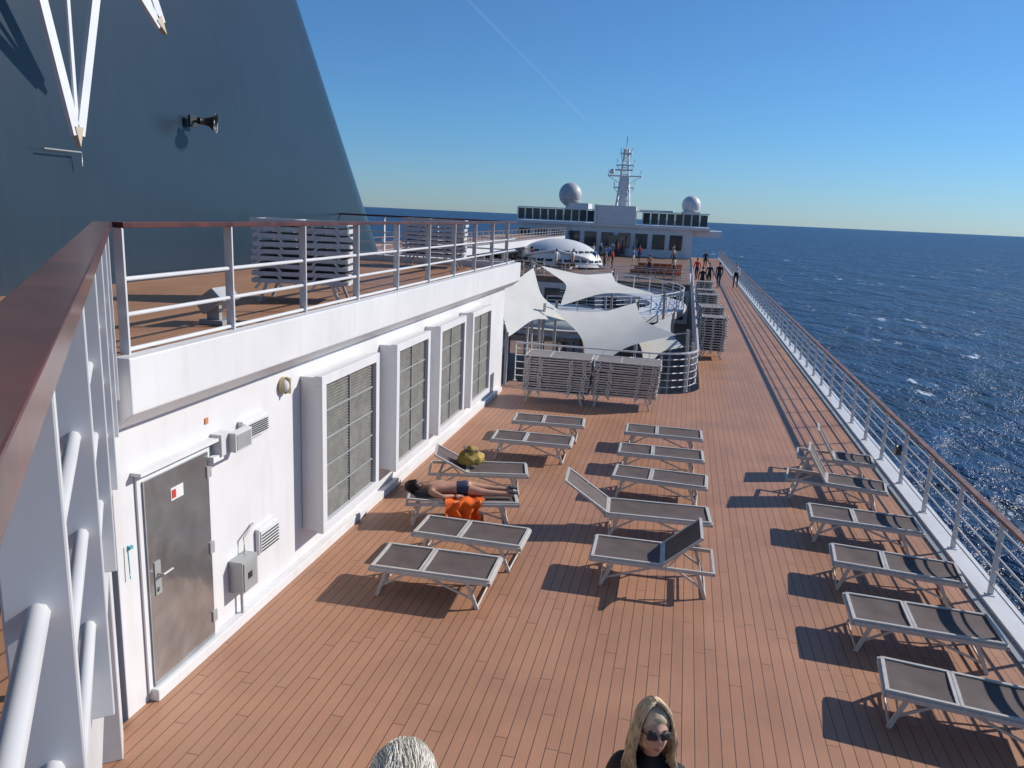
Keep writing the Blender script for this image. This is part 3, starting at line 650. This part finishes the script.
b=MB(); b.ell((-5.5,38,-.6),(4.0,3.4,.55),0,32,8,v0=0,v1=.5)
b.tube([(-5.5,38,-.9),(-5.5,38,-.6)],3.9,1,n=32)
for a in range(0,360,45): b.tube([(-5.5+3.5*math.cos(rad(a)),38+2.9*math.sin(rad(a)),-2.9),(-5.5+3.5*math.cos(rad(a)),38+2.9*math.sin(rad(a)),-.8)],.08,1)
b.obj('pool_bar_canopy',[M_grd,M_grd])
b=MB(); b.tube([(-12,40,-2.9),(-12,40,-2.5)],3.0,0,n=28); b.tube([(-12,40,-2.52),(-12,40,-2.48)],2.6,1,n=28); b.obj('whirlpool_tub',[M_white,M_teal])
b=MB(); dc=(-11.2,70,.1)
b.ell(dc,(4.0,3.2,2.35),0,40,14,v0=0,v1=.5)
for a in range(200,345,12):
    c_=[]
    for aa,tt in ((a,.60),(a+9,.60),(a+9,.88),(a,.88)):
        tt*=math.pi/2; c_.append((dc[0]+4.05*math.sin(tt)*math.cos(rad(aa)),dc[1]+3.25*math.sin(tt)*math.sin(rad(aa)),dc[2]+2.39*math.cos(tt)))
    b.add(c_,[(0,1,2,3)],1)
b.tube([(dc[0]-4.2,dc[1]-.4,.0),(dc[0]-2.5,dc[1]-2.4,1.0),(dc[0],dc[1]-2.9,1.5),(dc[0]+2.5,dc[1]-2.4,1.0),(dc[0]+4.2,dc[1]-.4,0)],.13,0)
b.obj('pool_dome',[M_white,M_glass])
# side gallery (port)
b=MB(); b.box((-22,19.8,1.65),(-14.5,98,2.0),0); b.box((-14.6,19.9,1.55),(-14.45,98,2.1),1)
for i in range(12): b.tube([(-14.8,24+i*6.5,-2.9),(-14.8,24+i*6.5,1.65)],.15,1)
b.obj('port_gallery',[M_deck2,M_white])
railing('gallery_railing',[(-14.5,19.9),(-14.5,98)],2.0,1.1,1.6,[.2,.45,.7],mats=[M_white2,M_woodr],topw=.08,postw=(.07,.03))
# forward deckhouse
b=MB()
b.box((-21.5,98,-.1),(.6,106,3.4),0); b.box((-21.5,97.6,3.4),(2.6,106,3.75),0)
b.box((.6,98.5,2.6),(4.1,106,3.4),0)
for i in range(10):
    x=-21+i*2.1; b.box((x,97.9,.9),(x+1.5,98.0,2.7),1)
b.box((-11.4,97.5,3.75),(-6.4,99,5.95),0); b.box((-11.5,97.3,3.7),(-11.2,99.2,6.0),0)
for i in range(24):
    x=-21.3+i*.98
    if -12.3<x<-6.5: continue
    b.box((x,97.7,3.8),(x+.10,97.85,5.35),0); b.box((x+.12,97.74,3.9),(x+.94,97.8,5.25),1)
b.box((-21.3,97.68,5.30),(-11.5,97.88,5.42),0); b.box((-6.4,97.68,5.30),(2.4,97.88,5.42),0)
b.box((-6,98.2,5.35),(-2,105,5.6),0); b.box((-15,99,4),(-12.5,103,6.1),0); b.box((-1,99,4),(1.2,103,5.6),0)
b.box((-9.6,96.9,.1),(-7.4,97.9,2.4),1)
b.obj('forward_deckhouse',[M_white,M_glass])
b=MB(); b.tube([(-15,100,5.2),(-15,100,6.1)],.55,0,n=16); b.ell((-15,100,7.1),(1.45,1.45,1.5),1,28,20); b.tube([(-15,100,6.35),(-15,100,6.4)],1.42,0,n=24); b.obj('radar_dome',[M_white,M_grd])
b=MB(); b.tube([(.1,100,5.2),(.1,100,5.7)],.5,0,n=16); b.ell((.1,100,6.4),(1.15,1.15,1.15),0,28,20); b.obj('radar_dome',[M_hull])
b=MB(); mx,my=-8.3,100
for sx in (-1,1):
    for sy in (-1,1): b.tube([(mx+.85*sx,my+.7*sy,5.5),(mx+.35*sx,my+.3*sy,11),(mx+.2*sx,my+.2*sy,12.8)],.09,0,n=6)
zz=5.8
while zz<12.4:
    t=(zz-5.5)/6; w_=.85-.5*min(t,1)
    for sx,sy,tx,ty in ((-1,-1,1,-1),(1,-1,1,1),(1,1,-1,1),(-1,1,-1,-1)): b.tube([(mx+w_*sx,my+w_*.8*sy,zz),(mx+w_*.92*tx,my+w_*.74*ty,zz+.75)],.04,0,n=5); b.tube([(mx+w_*sx,my+w_*.8*sy,zz),(mx+w_*tx,my+w_*.8*ty,zz)],.04,0,n=5)
    zz+=.8
b.prism([(mx-.5,my-.5),(mx+.5,my-.5),(mx+.4,my+.5),(mx-.4,my+.5)],5.5,9.6,0)
for z,w_ in ((9.6,2.1),(10.9,1.1),(8.2,1.3),(12.3,.7)):
    b.box((mx-w_,my-.35,z-.07),(mx+w_,my+.35,z+.07),0)
    for sx in (-1,1): b.tube([(mx+sx*w_*.95,my,z),(mx+sx*w_*.95,my,z+.7)],.05,0,n=6); b.tube([(mx+sx*w_,my,z),(mx+sx*.4,my,z-1.0)],.04,0,n=5)
b.tube([(mx,my,12.3),(mx,my,14.3)],.06,0,n=6); b.box((mx-1.2,my-.6,10.2),(mx+1.0,my-.4,10.4),0); b.ell((mx-1.6,my,10.1),(.3,.3,.35),0,12,8)
b.obj('radar_mast',[M_white])
# crowd
b=MB(); rn=random.Random(4)
cm_=[M_skin,M_black,M_navy,M_red,M_blue,M_sand,M_whc,M_dhair,M_seat]
for i in range(40):
    if i<30: x,y,z=rn.uniform(-14,0),rn.uniform(62,96),-.05
    else: x,y,z=rn.uniform(-12.5,-1),rn.uniform(22,56),-2.9
    t=rn.choice([1,2,3,4,5,6,6,0]); h=rn.choice([1,2,2,5,0])
    b.merge(variants[i%2],Matrix.Translation((x,y,z))@Matrix.Rotation(rn.uniform(0,6.28),4,'Z'),mimap={0:0,1:t,2:h,3:1,4:7})
b.obj('crowd_of_people',cm_)
b=MB(); lm=lounger_mesh(1.8,.66,rad(35)).data()
for i in range(10):
    for j in range(5):
        if rn.random()<.85: b.merge(lm,Matrix.Translation((-19+i*1.1+rn.uniform(-.1,.1),60+j*2.6,-.05))@Matrix.Rotation(rad(90),4,'Z'))
for i in range(6):
    for j in range(3): b.merge(lm,Matrix.Translation((-3.5+i*.66,61+j*5,-.05))@Matrix.Rotation(rad(90),4,'Z'),mimap={0:0,1:2})
b.obj('row_of_distant_sun_loungers',[M_frame,M_fab,M_seat])
b=MB(); b.tube([(4.02,14.6,.62),(4.10,14.6,.62)],.10,0,n=16); b.ell((4.02,14.6,.62),(.05,.075,.075),1,14,10); b.obj('rail_lamp',[M_dark,M_grey])
